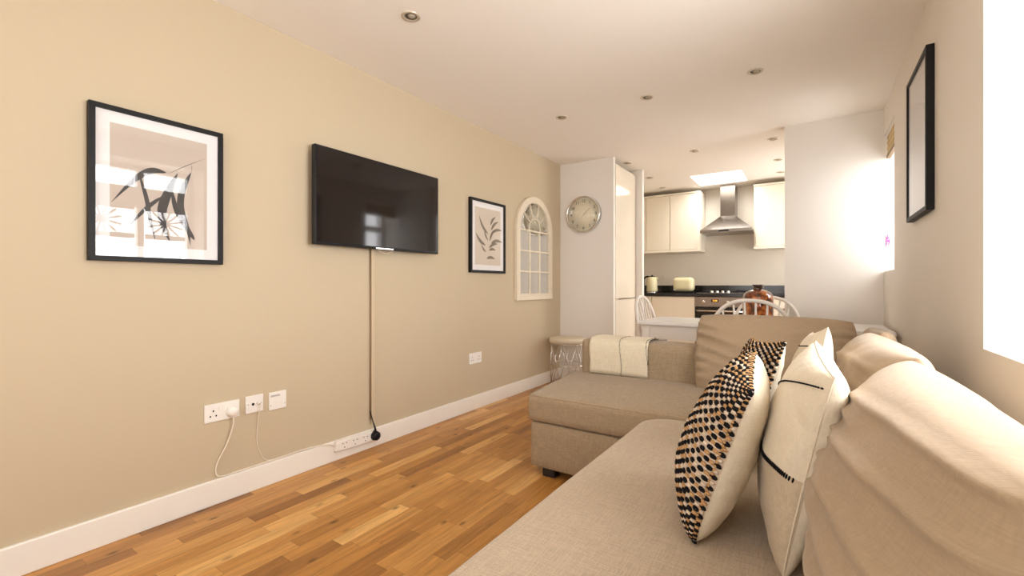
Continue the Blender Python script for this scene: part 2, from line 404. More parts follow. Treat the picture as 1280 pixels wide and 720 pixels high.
def text_mesh(bm_parent_name, txt, size, mtx, m, parent, extrude=0.0006):
    cu = bpy.data.curves.new('t', 'FONT'); cu.body = txt; cu.size = size; cu.align_x = 'CENTER'; cu.align_y = 'CENTER'; cu.extrude = extrude
    o = bpy.data.objects.new('t', cu); C.objects.link(o)
    bpy.context.view_layer.update()
    me = bpy.data.meshes.new_from_object(o.evaluated_get(bpy.context.evaluated_depsgraph_get()))
    bpy.data.objects.remove(o)
    me.transform(mtx); me.materials.clear(); me.materials.append(m)
    r = bpy.data.objects.new(bm_parent_name, me); C.objects.link(r); r.parent = parent
    return r

# ------------------------------------------------------------------ setting
XL, XR, YB, YP, YK, ZC = -2.37, 0.456, 4.51, 4.47, 6.86, 2.40
YR = -1.5
struct('floor', B(XL-.2, XR+.6, YR-.2, YK+.2, -0.06, 0), M['floor'])
# ceiling with the rooflight opening
SX0, SX1, SY0, SY1 = -1.27, -0.70, 5.87, 6.50
bm = bmesh.new()
box(bm, XL-.2, XR+.6, YR-.2, SY0, ZC, ZC+.12); box(bm, XL-.2, XR+.6, SY1, YK+.2, ZC, ZC+.12)
box(bm, XL-.2, SX0, SY0, SY1, ZC, ZC+.12); box(bm, SX1, XR+.6, SY0, SY1, ZC, ZC+.12)
struct('ceiling', bm, M['ceil'])
sk = struct('window_4', B(SX0, SX1, SY0, SY1, ZC+.105, ZC+.115), M['pane'])
bm = bmesh.new()
for a in ((SX0, SX1, SY0, SY0+.03), (SX0, SX1, SY1-.03, SY1), (SX0, SX0+.03, SY0+.03, SY1-.03), (SX1-.03, SX1, SY0+.03, SY1-.03)): box(bm, *a, ZC+.07, ZC+.104)
struct('window_frame', bm, M['frame_w'], sk)
struct('wall_left', B(XL-.15, XL, YR-.2, YK+.2, 0, ZC), M['beige'])
# right wall with two deep window openings and the kitchen door opening
W1 = (0.50, 2.041, 0.838, 2.20); W2 = (3.94, YP, 1.15, 2.20); T = 0.36
bm = bmesh.new()
box(bm, XR, XR+T, YR-.2, W1[0], 0, ZC); box(bm, XR, XR+T, W1[0], W1[1], 0, W1[2]); box(bm, XR, XR+T, W1[0], W1[1], W1[3], ZC)
box(bm, XR, XR+T, W1[1], W2[0], 0, ZC); box(bm, XR, XR+T, W2[0], W2[1], 0, W2[2]); box(bm, XR, XR+T, W2[0], W2[1], W2[3], ZC)
struct('wall_right', bm, M['cream'])
struct('wall_projecting', B(-0.200, XR+T, YP, YP+.14, 0, ZC), M['white'])
struct('wall_far_left', B(XL, -1.742, YB, YB+.045, 0, ZC), M['white'])
struct('wall_kitchen_nib', B(XL, -1.658, 5.20, 5.27, 0, ZC), M['white'])
struct('wall_kitchen_back', B(XL, XR+T, YK, YK+.15, 0, ZC), M['splash'])
bm = bmesh.new(); KD = (5.35, 6.55, 0.05, 2.25)
box(bm, XR, XR+.15, YP+.14, KD[0], 0, ZC); box(bm, XR, XR+.15, KD[1], YK, 0, ZC); box(bm, XR, XR+.15, KD[0], KD[1], KD[3], ZC); box(bm, XR, XR+.15, KD[0], KD[1], 0, KD[2])
struct('wall_kitchen_right', bm, M['white'])
kd = struct('door_1', B(XR+.09, XR+.096, KD[0]+.06, KD[1]-.06, KD[2]+.06, KD[3]-.06), M['pane'])
bm = bmesh.new()
for y0, y1 in ((KD[0], KD[0]+.06), (5.92, 5.98), (KD[1]-.06, KD[1])): box(bm, XR+.06, XR+.12, y0, y1, KD[2], KD[3])
for z0, z1 in ((KD[2], KD[2]+.06), (KD[3]-.06, KD[3])): box(bm, XR+.062, XR+.118, KD[0], KD[1], z0, z1)
struct('door_frame', bm, M['frame_w'], kd)
# rear wall behind the viewer; its unseen window is added to give light
bm = bmesh.new(); RW = (-2.05, 0.05, 0.75, 2.25)
box(bm, XL, RW[0], YR-.15, YR, 0, ZC); box(bm, RW[1], XR+T, YR-.15, YR, 0, ZC); box(bm, RW[0], RW[1], YR-.15, YR, 0, RW[2]); box(bm, RW[0], RW[1], YR-.15, YR, RW[3], ZC)
struct('wall_rear', bm, M['cream'])
wr_ = struct('added_rear_window', B(RW[0], RW[1], YR-.10, YR-.094, RW[2], RW[3]), M['pane'])
bm = bmesh.new()
for x in (RW[0], -1.03, RW[1]-.06): box(bm, x, x+.06, YR-.13, YR-.07, RW[2], RW[3])
for z in (RW[2], RW[3]-.06): box(bm, RW[0], RW[1], YR-.128, YR-.072, z, z+.06)
struct('window_frame', bm, M['frame_w'], wr_)

def side_window(name, W, mull, bars):
    o = struct(name, B(XR+.29, XR+.296, W[0], W[1], W[2], W[3]), M['pane'])
    bm = bmesh.new(); f = .05
    for y in [W[0], W[1]-f]+[m_-f/2 for m_ in mull]: box(bm, XR+.26, XR+.32, y, y+f, W[2], W[3])
    for z0, z1 in [(W[2], W[2]+f), (W[3]-f, W[3])]+bars: box(bm, XR+.262, XR+.318, W[0], W[1], z0, z1)
    struct('window_frame', bm, M['frame_w'], o)
    return o
w1 = side_window('window_1', W1, [1.03, 1.60], [(1.80, 1.99)])  # deep crossbar added to stand in for a dim band outside
# frosted strips with a starburst pattern on the panes of window_1
bm = bmesh.new()
for y0, y1 in ((1.07, 1.56), (1.64, 1.98)):
    yc, zc = (y0+y1)/2, 1.66
    box(bm, XR+.284, XR+.288, y0, y1, 1.50, 1.545); box(bm, XR+.284, XR+.288, y0, y1, 1.775, 1.80)
    for k in range(6):
        a = pi*k/6+.26
        mt = Matrix.Translation((0, yc, zc)) @ Matrix.Rotation(a, 4, 'X')
        box(bm, XR+.284, XR+.288, -.15, .15, -.008, .008, mtx=mt)
struct('window_film', bm, M['film'], w1)
w2 = side_window('window_2', W2, [], [(1.82, 1.90)])

# skirtings
bm = bmesh.new(); box(bm, XL, XL+.018, YR, YB, 0, 0.118, bev=.004); struct('baseboard_left', bm, M['skirt'])
bm = bmesh.new(); box(bm, XL+.018, -1.742, YB-.018, YB, 0, 0.118, bev=.004); struct('baseboard_far_left', bm, M['skirt'])
bm = bmesh.new(); box(bm, XR-.018, XR, YR, YP, 0, 0.118, bev=.004); struct('baseboard_right', bm, M['skirt'])

# blind in window_2
bl = thing('roman_blind', (XR+.02, 4.2, 2.0), 0, 'golden woven blind rolled up at the top of the far right window', 'blind')
bm = bmesh.new()
for i in range(7): box(bm, -.004+.004*(i % 2), .012+.004*(i % 2), -.255, .262, .035+i*.022, .056+i*.022, bev=.002)
link('blind_slats', bm, M['blind'], bl)
bm = bmesh.new(); box(bm, -.006, .02, -.257, .264, .016, .036, bev=.004); link('bottom_rail', bm, M['browncord'], bl)
bm = bmesh.new(); box(bm, -.008, .022, -.257, .264, .176, .196, bev=.003); link('headrail', bm, M['wpaint'], bl)

# ------------------------------------------------------------------ sofa
YF, YS, XF = 2.10, 2.84, -1.31      # chaise front, far arm inner face, chaise end
sofa = thing('corner_sofa', (-0.5, 1.7, 0), 0, 'beige linen corner sofa bed with chaise filling the right of the room', 'sofa')
def shift(o):
    o.parent = sofa; o.matrix_parent_inverse = Matrix.Translation((0.5, -1.7, 0)); return o
def skew(p, f):
    # the chaise widens slightly towards the arm
    t = max(0, min(1, (p.y-YF)/(YS-YF)))
    if p.x < -0.6: p.x -= 0.085*t*min(1, (-0.6-p.x)/0.6)
    return p
def seatfn(p, f):
    p = skew(p, f)
    if f[2] > 0.9: p.z += 0.022*(1-f[0]**2)*(1-f[1]**2)**.6+0.006*vn(p.x*5, p.y*5, 3)
    return p
shift(softbox(XF, 0.30, YF, YS+.05, 0.298, 0.442, 0.022, (40, 30, 6), seatfn, M['sofa'], 'seat_cushion'))
def seat2fn(p, f):
    # rounded far front corner
    r = .14; cx, cy = -.645+r, YF-.005-r
    if p.x < cx and p.y > cy:
        d = Vector((p.x-cx, p.y-cy)); l = max(abs(d.x), abs(d.y)); L_ = d.length
        if L_ > 1e-6:
            k = l/L_; p.x = cx+d.x*k; p.y = cy+d.y*k
    if f[2] > 0.9: p.z += 0.012*(1-f[0]**2)*(1-f[1]**2)**.5+0.006*vn(p.x*4, p.y*4, 9)
    return p
shift(softbox(-0.645, 0.30, 0.33, YF-.004, 0.298, 0.440, 0.03, (40, 60, 6), seat2fn, M['seat_lit'], 'seat_cushion'))
shift(softbox(XF+.012, 0.30, YF+.012, YS+.05, 0.045, 0.294, 0.022, (26, 16, 6), skew, M['sofa'], 'chaise_base'))
shift(softbox(-0.62, 0.30, 0.33, YF+.01, 0.045, 0.294, 0.022, (16, 26, 6), None, M['sofa'], 'sofa_base'))
def armfn(p, f):
    if f[2] > .5: p.z += 0.006*vn(p.x*6, p.y*6, 5)
    return p
shift(softbox(-1.335, 0.36, YS, YS+.25, 0.045, 0.672, 0.035, (40, 10, 16), armfn, M['sofa'], 'armrest'))
shift(softbox(-0.62, 0.36, 0.08, 0.33, 0.045, 0.66, 0.035, (20, 10, 14), None, M['sofa'], 'armrest'))
shift(softbox(0.27, 0.38, 0.33, YS, 0.045, 0.70, 0.04, (8, 40, 14), None, M['sofa'], 'backrest'))
for x, y in ((-1.20, 2.16), (-1.20, 2.98), (-.55, .5), (0.25, .2), (.25, 2.98), (-.45, 1.95)):
    bm = bmesh.new(); box(bm, x-.03, x+.045, y-.03, y+.03, 0, .05, bev=.005); shift(link('leg', bm, M['leg']))
# piping along the chaise seat edge
bm = bmesh.new()
tube(bm, [(XF+.012-.085*t, YF+.012+(YS-YF)*t*.98, .438+.003*sin(t*9)) for t in [i/20 for i in range(21)]], .0035)
tube(bm, [(XF+.012+t*.65, YF+.008, .437) for t in [i/20 for i in range(21)]], .0035)
shift(link('piping', bm, M['sofa']))

def uvm(o): return o
A = Pillow((.125, .46, .43), (.165, 1.40, .43), (.185, 1.335, .872), (.175, .555, .868), .32, e=.36, pinch=-.02, wr=.018, seed=4, Tb=.24, p=2.0, pk=0.0,
           folds=[(.06, -.28, -.16, .12, .016, -1.3, .72), (.34, -.20, -.20, .07, .015, -1.3, .80), (.47, -.05, -.26, .05, .009, -.5, .6), (-.22, -.30, -.16, .12, .014, -1.2, .55), (.58, -.22, -.12, .045, .014, -1.3, .86), (.72, -.10, -.14, .04, .010, -.3, .9), (.84, -.16, -.06, .04, .012, -1.3, .45), (-.52, -.2, -.1, .1, .012, -.9, .5), (.15, .5, .1, .08, .010, -1.3, -.35)])
if A.n.x > 0: A.n = -A.n
o = A.closed('back_cushion', M['sofac'], 110); tag(o, 'large beige linen back cushion nearest the camera, creased, at lower right', 'cushion', 'sofa back cushions')
Bc = Pillow((.16, 1.34, .43), (.185, 2.16, .43), (.178, 2.12, .866), (.20, 1.36, .875), .26, e=.36, pinch=-.01, wr=.016, seed=11, Tb=.2, p=2.2, pk=.15,
            folds=[(.2, -.2, -.12, .08, .012, -.9, .9), (.5, -.16, -.16, .06, .012, -.9, .9), (.75, -.1, -.1, .05, .011, -.9, .9)])
if Bc.n.x > 0: Bc.n = -Bc.n
o = Bc.closed('back_cushion', M['sofac'], 56); tag(o, 'beige linen back cushion behind the nearest one, with a folded corner tip', 'cushion', 'sofa back cushions')
Cc = Pillow((-.575, 2.745, .43), (.20, 2.745, .43), (.19, 2.90, .862), (-.578, 2.90, .870), .20, e=.34, pinch=-.004, wr=.026, seed=21, p=2.2, rnd=.05,
            folds=[(-.1, -.6, 0, .06, .024, -1.2, -.3), (-.4, -.5, .1, .06, .022, -1.2, -.2), (-.62, -.4, .1, .06, .02, -1.2, 0), (.2, -.55, 0, .05, .018, -1.2, -.5), (.5, .1, 0, .08, .010, .1, 1.1)])
if Cc.n.y > 0: Cc.n = -Cc.n
o = Cc.closed('back_cushion', M['sofac'], 56); tag(o, 'beige linen cushion leaning on the far armrest, facing the camera', 'cushion', 'sofa back cushions')
Dc = Pillow((.20, 2.17, .43), (.22, 2.66, .43), (.235, 2.68, .845), (.225, 2.17, .865), .13, e=.28, pinch=-.01, wr=.006, seed=31, p=2.6)
if Dc.n.x > 0: Dc.n = -Dc.n
o = Dc.closed('back_cushion', M['sofac'], 30); tag(o, 'short beige linen cushion in the far corner of the sofa, mostly hidden', 'cushion', 'sofa back cushions')

# throw pillows ------------------------------------------------------
def stitch_line(P, bm, vf, u0, u1, step=.012, ln=.006, th=.0022, mi=0, across=False):
    n = int((u1-u0)*P.W/2/step)
    for i in range(n):
        u = u0+(u1-u0)*(i+.5)/n; v = vf(u); nn, a, b = P.nrm(u, v, 1)
        c = P.pt(u, v, 1, .0012)
        d1, d2 = (b, a) if across else (a, b)
        blob(bm, c, d1*ln, d2*th, nn*th, mi, 6, 4)
def woven_pillow(P, label, n=34, cols=23, rows=22):
    t = thing('woven_pillow', P.pt(0, -1, 1), 0, label, 'pillow', 'woven pillows on the sofa')
    inv = Matrix.Translation(-t.location)
    def fin(o): o.parent = t; o.matrix_parent_inverse = inv; return o
    fin(P.cover('back_cover', -1, M['cot'], None, n))
    bm = bmesh.new(); uvl = bm.loops.layers.uv.new('UVMap'); P.grid(bm, 1, n, uvl)
    du, dv = 2/cols, 2/rows
    for i in range(cols):
        for j in range(rows*2):
            u = sin(pi/2*(-1+du*(i+.5))); v = sin(pi/2*(-1+dv*.5*(j+.5)))
            nn, a, b = P.nrm(u*.97, v*.97, 1); b = (b-a*b.dot(a)).normalized()
            c = P.pt(u, v, 1, .001); k = (i+j) % 2
            edge = abs(v) > .93
            if k == 0:
                blob(bm, c, a*.0100, b*.0062, nn*.0045, 1, 8, 4)
            else:
                q = hsh(i, j//2, 5)
                blob(bm, c, a*.0088, b*.0050, nn*.0042, 2 if q < .5 else 3, 7, 4)
    fin(link('woven_face', bm, [M['wool_c'], M['wool_k'], M['wool_t'], M['wool_c']], None, smooth=True))
    # braided edge stitches along the seams
    bm = bmesh.new()
    for e_ in range(4):
        nn_ = 40
        for i in range(nn_):
            s_ = -1+2*(i+.5)/nn_
            u, v = ((s_, -.995), (s_, .995), (-.995, s_), (.995, s_))[e_]
            u2, v2 = u*.97, v*.97
            c = P.pt(u, v, 1, .001); nn, a, b = P.nrm(u2, v2, 1)
            along, acr = (a, b) if e_ < 2 else (b, a)
            blob(bm, c, along*.0045, acr*(.012 if e_ == 1 else .005), nn*.004, 1 if (e_ == 1 and i % 2) else 0, 6, 4)
    fin(link('edge_braid', bm, [M['wool_t'], M['wool_k']], None, smooth=True))
    return t
P1 = Pillow((-.300, 1.45, .452), (-.224, 1.065, .452), (-.100, 1.03, .829), (-.128, 1.42, .862), .175, e=.40, pinch=.025, wr=.009, seed=2, Tb=.15, rnd=.05)
if P1.n.x > 0: P1.n = -P1.n
woven_pillow(P1, 'black, tan and cream woven pillow standing nearest the camera on the seat')
P2 = Pillow((-.27, 2.02, .47), (-.17, 1.60, .465), (-.066, 1.50, .876), (-.19, 1.90, .84), .12, e=.42, pinch=.05, wr=.006, seed=8, Tb=.10)
if P2.n.x > 0: P2.n = -P2.n
woven_pillow(P2, 'woven pillow mostly hidden behind the nearest woven pillow, only its top showing')
def cream_pillow(P, label, lines, oat):
    t = thing('cream_pillow', P.pt(0, -1, 1), 0, label, 'pillow', 'cream stitched pillows on the sofa')
    inv = Matrix.Translation(-t.location)
    def fin(o): o.parent = t; o.matrix_parent_inverse = inv; return o
    fin(P.cover('back_cover', -1, M['cot'], None, 34))
    o = P.cover('front_cover', 1, [M['cot'], M['cot_dk']], None, 60, (lambda u, v: 1 if v < oat else 0)); fin(o)
    bm = bmesh.new()
    for vf, ac in lines:
        bm = bmesh.new(); stitch_line(P, bm, vf, -.985, .985, step=.0048 if ac else .008, ln=.0065 if ac else .0036, th=.0022, across=ac)
        fin(link('black_stitching', bm, M['wool_k'], None, smooth=True))
    bm = bmesh.new()
    tube(bm, [P.pt(.999, -1+2*i/30, 1) for i in range(31)], .0018, 6); tube(bm, [P.pt(-1+2*i/30, .999, 1) for i in range(31)], .0018, 6)
    fin(link('seam', bm, M['cot'], None, smooth=True))
    return t
PW = Pillow((-.085, 1.49, .452), (-.048, 1.035, .455), (.034, .95, .885), (.008, 1.38, .903), .155, e=.42, pinch=.04, wr=.011, seed=14, Tb=.14, rnd=.02, pk=.15)
if PW.n.x > 0: PW.n = -PW.n
cream_pillow(PW, 'cream pillow with two black stitched lines, beside the nearest woven pillow', [(lambda u: .66+.30*u-.08*u*u, False), (lambda u: -.02, True)], -.02)
PV = Pillow((-.08, 2.02, .46), (-.03, 1.62, .46), (.036, 1.55, .922), (.0, 1.97, .87), .12, e=.42, pinch=.05, wr=.007, seed=17, Tb=.11)
if PV.n.x > 0: PV.n = -PV.n
cream_pillow(PV, 'cream pillow behind the other cream one, only its pointed top corner showing', [(lambda u: .75, False)], -.1)

# throw over the far armrest
def throw():
    prof = [(YS-.010, .452)]+[(YS-.012, .452+i*.03) for i in range(1, 6)]+[(YS-.009, .64), (YS-.002, .668), (YS+.02, .684), (YS+.06, .689), (YS+.13, .690), (YS+.19, .689), (YS+.235, .682), (YS+.262, .66), (YS+.266, .6), (YS+.268, .5), (YS+.270, .42)]
    x0, x1, nx = -1.262, -.868, 30
    bm = bmesh.new(); G = []
    for i in range(nx+1):
        x = x0+(x1-x0)*i/nx; row = []
        for j, (y, z) in enumerate(prof):
            wv = .0018*vn(x*9, j*.4, 3); sk_ = .02*(.66-z)/.2*(-1 if i == 0 else 0)
            row.append(bm.verts.new((x+.012*vn(j*.7, i*.05, 4), y-abs(wv) if y < YS+.1 else y+abs(wv), z+abs(wv)*.5)))
        G.append(row)
    for i in range(nx):
        for j in range(len(prof)-1):
            f = bm.faces.new((G[i][j], G[i+1][j], G[i+1][j+1], G[i][j+1])); f.smooth = True
    t = thing('throw_blanket', (-1.06, YS, .45), 0, 'cream throw with black stitched line draped over the far armrest', 'blanket')
    inv = Matrix.Translation(-t.location)
    o = link('cloth', bm, M['throw']); o.parent = t; o.matrix_parent_inverse = inv
    md = o.modifiers.new('thick', 'SOLIDIFY'); md.thickness = .005; md.offset = 0
    bm = bmesh.new()
    for xs, dx in ((-1.045, 0), (-.870, 1)):
        bm = bmesh.new()
        for j in range(1, len(prof)-5):
            for k in range(3):
                y = prof[j-1][0]*(1-k/3)+prof[j][0]*k/3; z = prof[j-1][1]*(1-k/3)+prof[j][1]*k/3
                if dx and (j < 4): continue
                d = Vector((0, prof[j][0]-prof[j-1][0], prof[j][1]-prof[j-1][1])).normalized(); nn = Vector((1, 0, 0)).cross(d)
                blob(bm, Vector((xs+.008*sin(j*.6), y, z))-nn*(-.004 if False else -.005), d*.0035, (.0028, 0, 0), nn*.002, 0, 6, 4)
                blob(bm, Vector((xs+.008*sin(j*.6), y, z))-nn*.005, d*.0035, (.0028, 0, 0), nn*.002, 0, 6, 4)
        o = link('black_stitching', bm, M['wool_k'], None, True); o.parent = t; o.matrix_parent_inverse = inv
throw()

# ------------------------------------------------------------------ left wall things
def leaf(bm, p0, p1, w_, bend, x, mi=0, n=12):
    """brush-stroke leaf in the plane x=const; p = (y, z)"""
    p0, p1 = Vector(p0), Vector(p1); d = p1-p0; nrm = Vector((-d.y, d.x)).normalized(); L_ = d.length
    up, lo = [], []
    for i in range(n+1):
        t = i/n; c = p0+d*t+nrm*bend*L_*sin(pi*t); h = w_/2*(sin(pi*t**.8)**.8 if 0 < t < 1 else 0)
        up.append(bm.verts.new((x, c.x+nrm.x*h, c.y+nrm.y*h))); lo.append(bm.verts.new((x, c.x-nrm.x*h, c.y-nrm.y*h)))
    for i in range(n):
        try: f = bm.faces.new((up[i], up[i+1], lo[i+1], lo[i])); f.material_index = mi
        except ValueError: pass
def picture(y0, y1, z0, z1, fw, mw, dep, pm, xw, sgn, label, mount_w2=None, inner=True):
    """framed picture on a side wall; sgn +1 faces +X"""
    t = thing('framed_picture', (xw, (y0+y1)/2, z0), 0, label, 'picture')
    hw = (y1-y0)/2; h = z1-z0
    def X_(a, b): return (min(sgn*a, sgn*b), max(sgn*a, sgn*b))
    bm = bmesh.new(); d0, d1 = X_(0, dep)
    box(bm, d0, d1, -hw, hw, 0, fw, bev=.0015); box(bm, d0, d1, -hw, hw, h-fw, h, bev=.0015)
    box(bm, d0, d1, -hw, -hw+fw, fw, h-fw); box(bm, d0, d1, hw-fw, hw, fw, h-fw)
    link('frame', bm, M['black'], t)
    d0, d1 = X_(.003, dep-.012); bm = bmesh.new(); box(bm, d0, d1, -hw+fw, hw-fw, fw, h-fw); link('mount', bm, M['mount'], t)
    d0, d1 = X_(dep-.0118, dep-.011); bm = bmesh.new(); box(bm, d0, d1, -hw+fw+mw, hw-fw-mw, fw+mw, h-fw-mw); link('print', bm, pm, t)
    d0, d1 = X_(dep-.006, dep-.004); bm = bmesh.new(); box(bm, d0, d1, -hw+fw, hw-fw, fw, h-fw); link('glass', bm, M['picglass'], t)
    return t, sgn*(dep-.0106)
t, xa = picture(.530, 1.010, 1.141, 1.768, .020, .046, .028, M['print_a'], XL, 1, 'large black-framed print of drooping charcoal leaves on beige wall')
bm = bmesh.new()
# (px fraction across, fraction down) -> local y, z
def LP(a, b): return ((a-.5)*.480, (1-b)*.627)
def stroke(pts, wd, nm='painted_leaf', dx=0.0):
    q = [(a, b) for a, b in pts]; c = path([(xa+dx, *LP(a, b)) for a, b in q], 6); n = len(c)-1; bm = bmesh.new(); up, lo = [], []
    for i, p in enumerate(c):
        d = (c[min(i+1, n)]-c[max(i-1, 0)]).normalized(); nn = Vector((0, -d.z, d.y)); t_ = i/n
        h = wd/2*max(.04, sin(pi*min(1, t_**.75)))
        up.append(bm.verts.new(p+nn*h)); lo.append(bm.verts.new(p-nn*h))
    for i in range(n): bm.faces.new((up[i], up[i+1], lo[i+1], lo[i]))
    link(nm, bm, M['leaf_dk'], t)
for k, (pts, wd) in enumerate((
    (((.535, .37), (.42, .375), (.30, .455), (.147, .62)), .026),
    (((.33, .40), (.385, .565), (.415, .72), (.455, .865)), .016),
    (((.51, .535), (.38, .64), (.24, .79)), .016),
    (((.62, .362), (.54, .52), (.50, .64), (.515, .76), (.57, .865)), .036),
    (((.57, .47), (.615, .63), (.73, .79), (.76, .83)), .022),
    (((.73, .335), (.66, .475), (.645, .60), (.70, .75), (.725, .87)), .027))):
    stroke(pts, wd, dx=.00005*k)
stroke(((.54, .38), (.70, .29), (.87, .205)), .0024, 'painted_stem'); stroke(((.735, .28), (.735, .34)), .002, 'painted_stem')
t, xa = picture(2.880, 3.385, 1.151, 1.778, .022, .046, .028, M['print_b'], XL, 1, 'black-framed pale fern sprig print between television and arched mirror')
def LQ(a, b): return ((a-.5)*.505, (1-b)*.627)
for (a0, b0), (a1, b1), w_ in (((.50, .46), (.24, .22), .026), ((.50, .55), (.38, .38), .02), ((.42, .62), (.15, .46), .03), ((.44, .71), (.30, .61), .018),
    ((.56, .33), (.72, .20), .026), ((.58, .40), (.80, .26), .028), ((.54, .55), (.72, .37), .026), ((.62, .43), (.90, .38), .026), ((.58, .58), (.92, .55), .028),
    ((.52, .65), (.78, .58), .026), ((.52, .68), (.72, .675), .024), ((.45, .80), (.70, .80), .026)):
    bm = bmesh.new(); leaf(bm, LQ(a0, b0), LQ(a1, b1), w_, .1, xa); link('painted_leaf', bm, M['leaf_md'], t)
t, xa = picture(2.735, 3.250, 1.385, 2.135, .022, .05, .030, M['mount'], XR, -1, 'black-framed picture on the right-hand wall seen edge on')

# television
tv = thing('television', (XL, 1.945, 1.272), 0, 'black flat television mounted on the beige wall', 'television')
bm = bmesh.new(); box(bm, .045, .08, -.493, .493, 0, .559, bev=.004); box(bm, .02, .046, -.36, .36, .08, .42, bev=.008); link('casing', bm, M['plastic_k'], tv)
link('screen', B(.0798, .0812, -.482, .482, .016, .550), M['screen'], tv)
link('bezel_strip', B(.0802, .0816, -.075, .065, .002, .010), M['chrome'], tv)  # thin chrome strip at the bottom centre of the bezel
bm = bmesh.new(); box(bm, 0, .022, -.16, .16, .12, .38, bev=.002); link('wall_bracket', bm, M['plastic_k'], tv)
bm = bmesh.new(); tube(bm, [(.055, -.05+i*.012, .006-.028*sin(pi*i/12)) for i in range(13)], .0022, 6); link('dangling_cord', bm, M['rawplastic'], tv)

# trunking and flex below it
tr = thing('cable_trunking', (XL, 1.905, .15), 0, 'thin beige cable trunking running down wall from television', 'trunking')
bm = bmesh.new(); box(bm, 0, .014, -.014, .016, 0, 1.13, bev=.003); link('cover', bm, M['trunk'], tr)
bm = bmesh.new(); tube(bm, [(.006, -.021, .03), (.006, -.020, .5), (.006, -.021, 1.13)], .0042, 8); link('brown_flex', bm, M['browncord'], tr)
pl = thing('black_plug', (XL+.04, 1.885, .085), 0, 'black plug with short flex in the white extension strip', 'plug')
bm = bmesh.new(); lathe(bm, [(0, .040), (.020, .040), (.027, .034), (.030, .018), (.030, .0)], n=24, axis='x'); link('body', bm, M['plastic_k'], pl)
bm = bmesh.new(); tube(bm, [(.018, 0, .024), (.012, 0, .05), (-.005, -.003, .09), (-.032, -.004, .15)], [.009, .006, .0035, .0035], 8); link('flex', bm, M['plastic_k'], pl)

st = thing('extension_strip', (XL+.018, 1.61, .06), 0, 'white extension strip resting against the skirting board', 'extension strip')
mt = Matrix.Rotation(radians(-2), 4, 'X')
bm = bmesh.new(); box(bm, 0, .030, 0, .305, .002, .062, bev=.004, mtx=mt); link('body', bm, M['plastic'], st)
for k in range(3):
    yc = .055+k*.075
    for dy, z in ((0, .018), (-.013, .042), (.013, .042)): link('socket_hole', B(.0295, .0303, yc+dy-.003, yc+dy+.003, z-.003, z+.003, mtx=mt), M['plastic_k'], st)

def plate(name, y0, y1, z0, z1, label, cat, x=XL, group=None):
    t = thing(name, (x, (y0+y1)/2, z0), 0, label, cat, group); hw = (y1-y0)/2
    bm = bmesh.new(); box(bm, 0, .009, -hw, hw, 0, z1-z0, bev=.0025); link('face_plate', bm, M['plastic'], t)
    return t, hw, z1-z0
t, hw, h = plate('wall_socket', .938, 1.092, .393, .478, 'white double wall socket with a white plug in it', 'socket')
for dy, z in ((-.04, .052), (-.053, .028), (-.028, .028)): link('socket_hole', B(.0088, .0094, dy-.003, dy+.003, z-.004, z+.004), M['plastic_k'], t)
for dy in (-.012, .012): link('switch', B(.0088, .012, dy-.006, dy+.006, .05, .07, bev=.001), M['plastic'], t)
pg = thing('white_plug', (XL+.0095, 1.055, .430), 0, 'white plug pushed into the double wall socket, its cord hanging down', 'plug')
bm = bmesh.new(); lathe(bm, [(0, .034), (.016, .034), (.023, .028), (.025, .012), (.025, 0)], n=24, axis='x'); link('body', bm, M['plastic'], pg)
cx_, cy_, cz_ = XL+.0095, 1.055, .430
bm = bmesh.new(); tube(bm, [Vector(p)-Vector((cx_, cy_, cz_)) for p in path([(XL+.028, 1.055, .410), (XL+.022, 1.056, .36), (XL+.012, 1.035, .28), (XL+.008, .995, .20), (XL+.008, .985, .155), (XL+.012, 1.005, .126), (XL+.012, 1.10, .124), (XL+.012, 1.30, .125), (XL+.014, 1.45, .127), (XL+.03, 1.56, .118), (XL+.034, 1.612, .095)])], .0032, 8)
link('cord', bm, M['rawplastic'], pg)
t, hw, h = plate('aerial_socket', 1.121, 1.208, .395, .482, 'white wall plate with two round aerial sockets and thin cable', 'socket')
bm = bmesh.new(); lathe(bm, [(0, .0098), (.007, .0098), (.007, .0085)], 0, -.008, .043, n=16, axis='x'); link('round_socket', bm, M['plastic_k'], t)
bm = bmesh.new(); lathe(bm, [(0, .028), (.005, .028), (.006, .02), (.006, .009)], 0, .013, .045, n=16, axis='x'); link('cable_connector', bm, M['chrome'], t)
bm = bmesh.new(); tube(bm, path([(.026, .015, .045), (.028, .018, .03), (.012, .016, -.03), (.006, .012, -.15), (.006, .03, -.22), (.006, .06, -.262), (.012, .10, -.27)]), .0020, 6); link('cable', bm, M['rawplastic'], t)
for dy in (-.032, .033): link('screw', B(.0088, .0096, dy-.002, dy+.002, .042, .046), M['chrome'], t)
t, hw, h = plate('telephone_socket', 1.238, 1.330, .386, .478, 'white telephone wall plate, rightmost of the three plates', 'socket')
bm = bmesh.new(); box(bm, .0088, .0098, -.038, .010, .068, .078)
link('grey_label', bm, mat('grey_label', (.45, .43, .40), .6), t)
bm = bmesh.new(); box(bm, .0088, .011, -.008, .010, .02, .045, bev=.001); link('socket_cover', bm, M['plastic'], t)
for dy in (-.038, .038): link('screw', B(.0088, .0096, dy-.002, dy+.002, .022, .026), M['chrome'], t)
t, hw, h = plate('wall_socket', 2.888, 3.048, .385, .475, 'white double wall socket low on the wall below the fern print', 'socket')
for q in (-.045, .045):
    for dy, z in ((0, .055), (-.012, .03), (.012, .03)): link('socket_hole', B(.0088, .0094, q+dy-.003, q+dy+.003, z-.004, z+.004), M['plastic_k'], t)

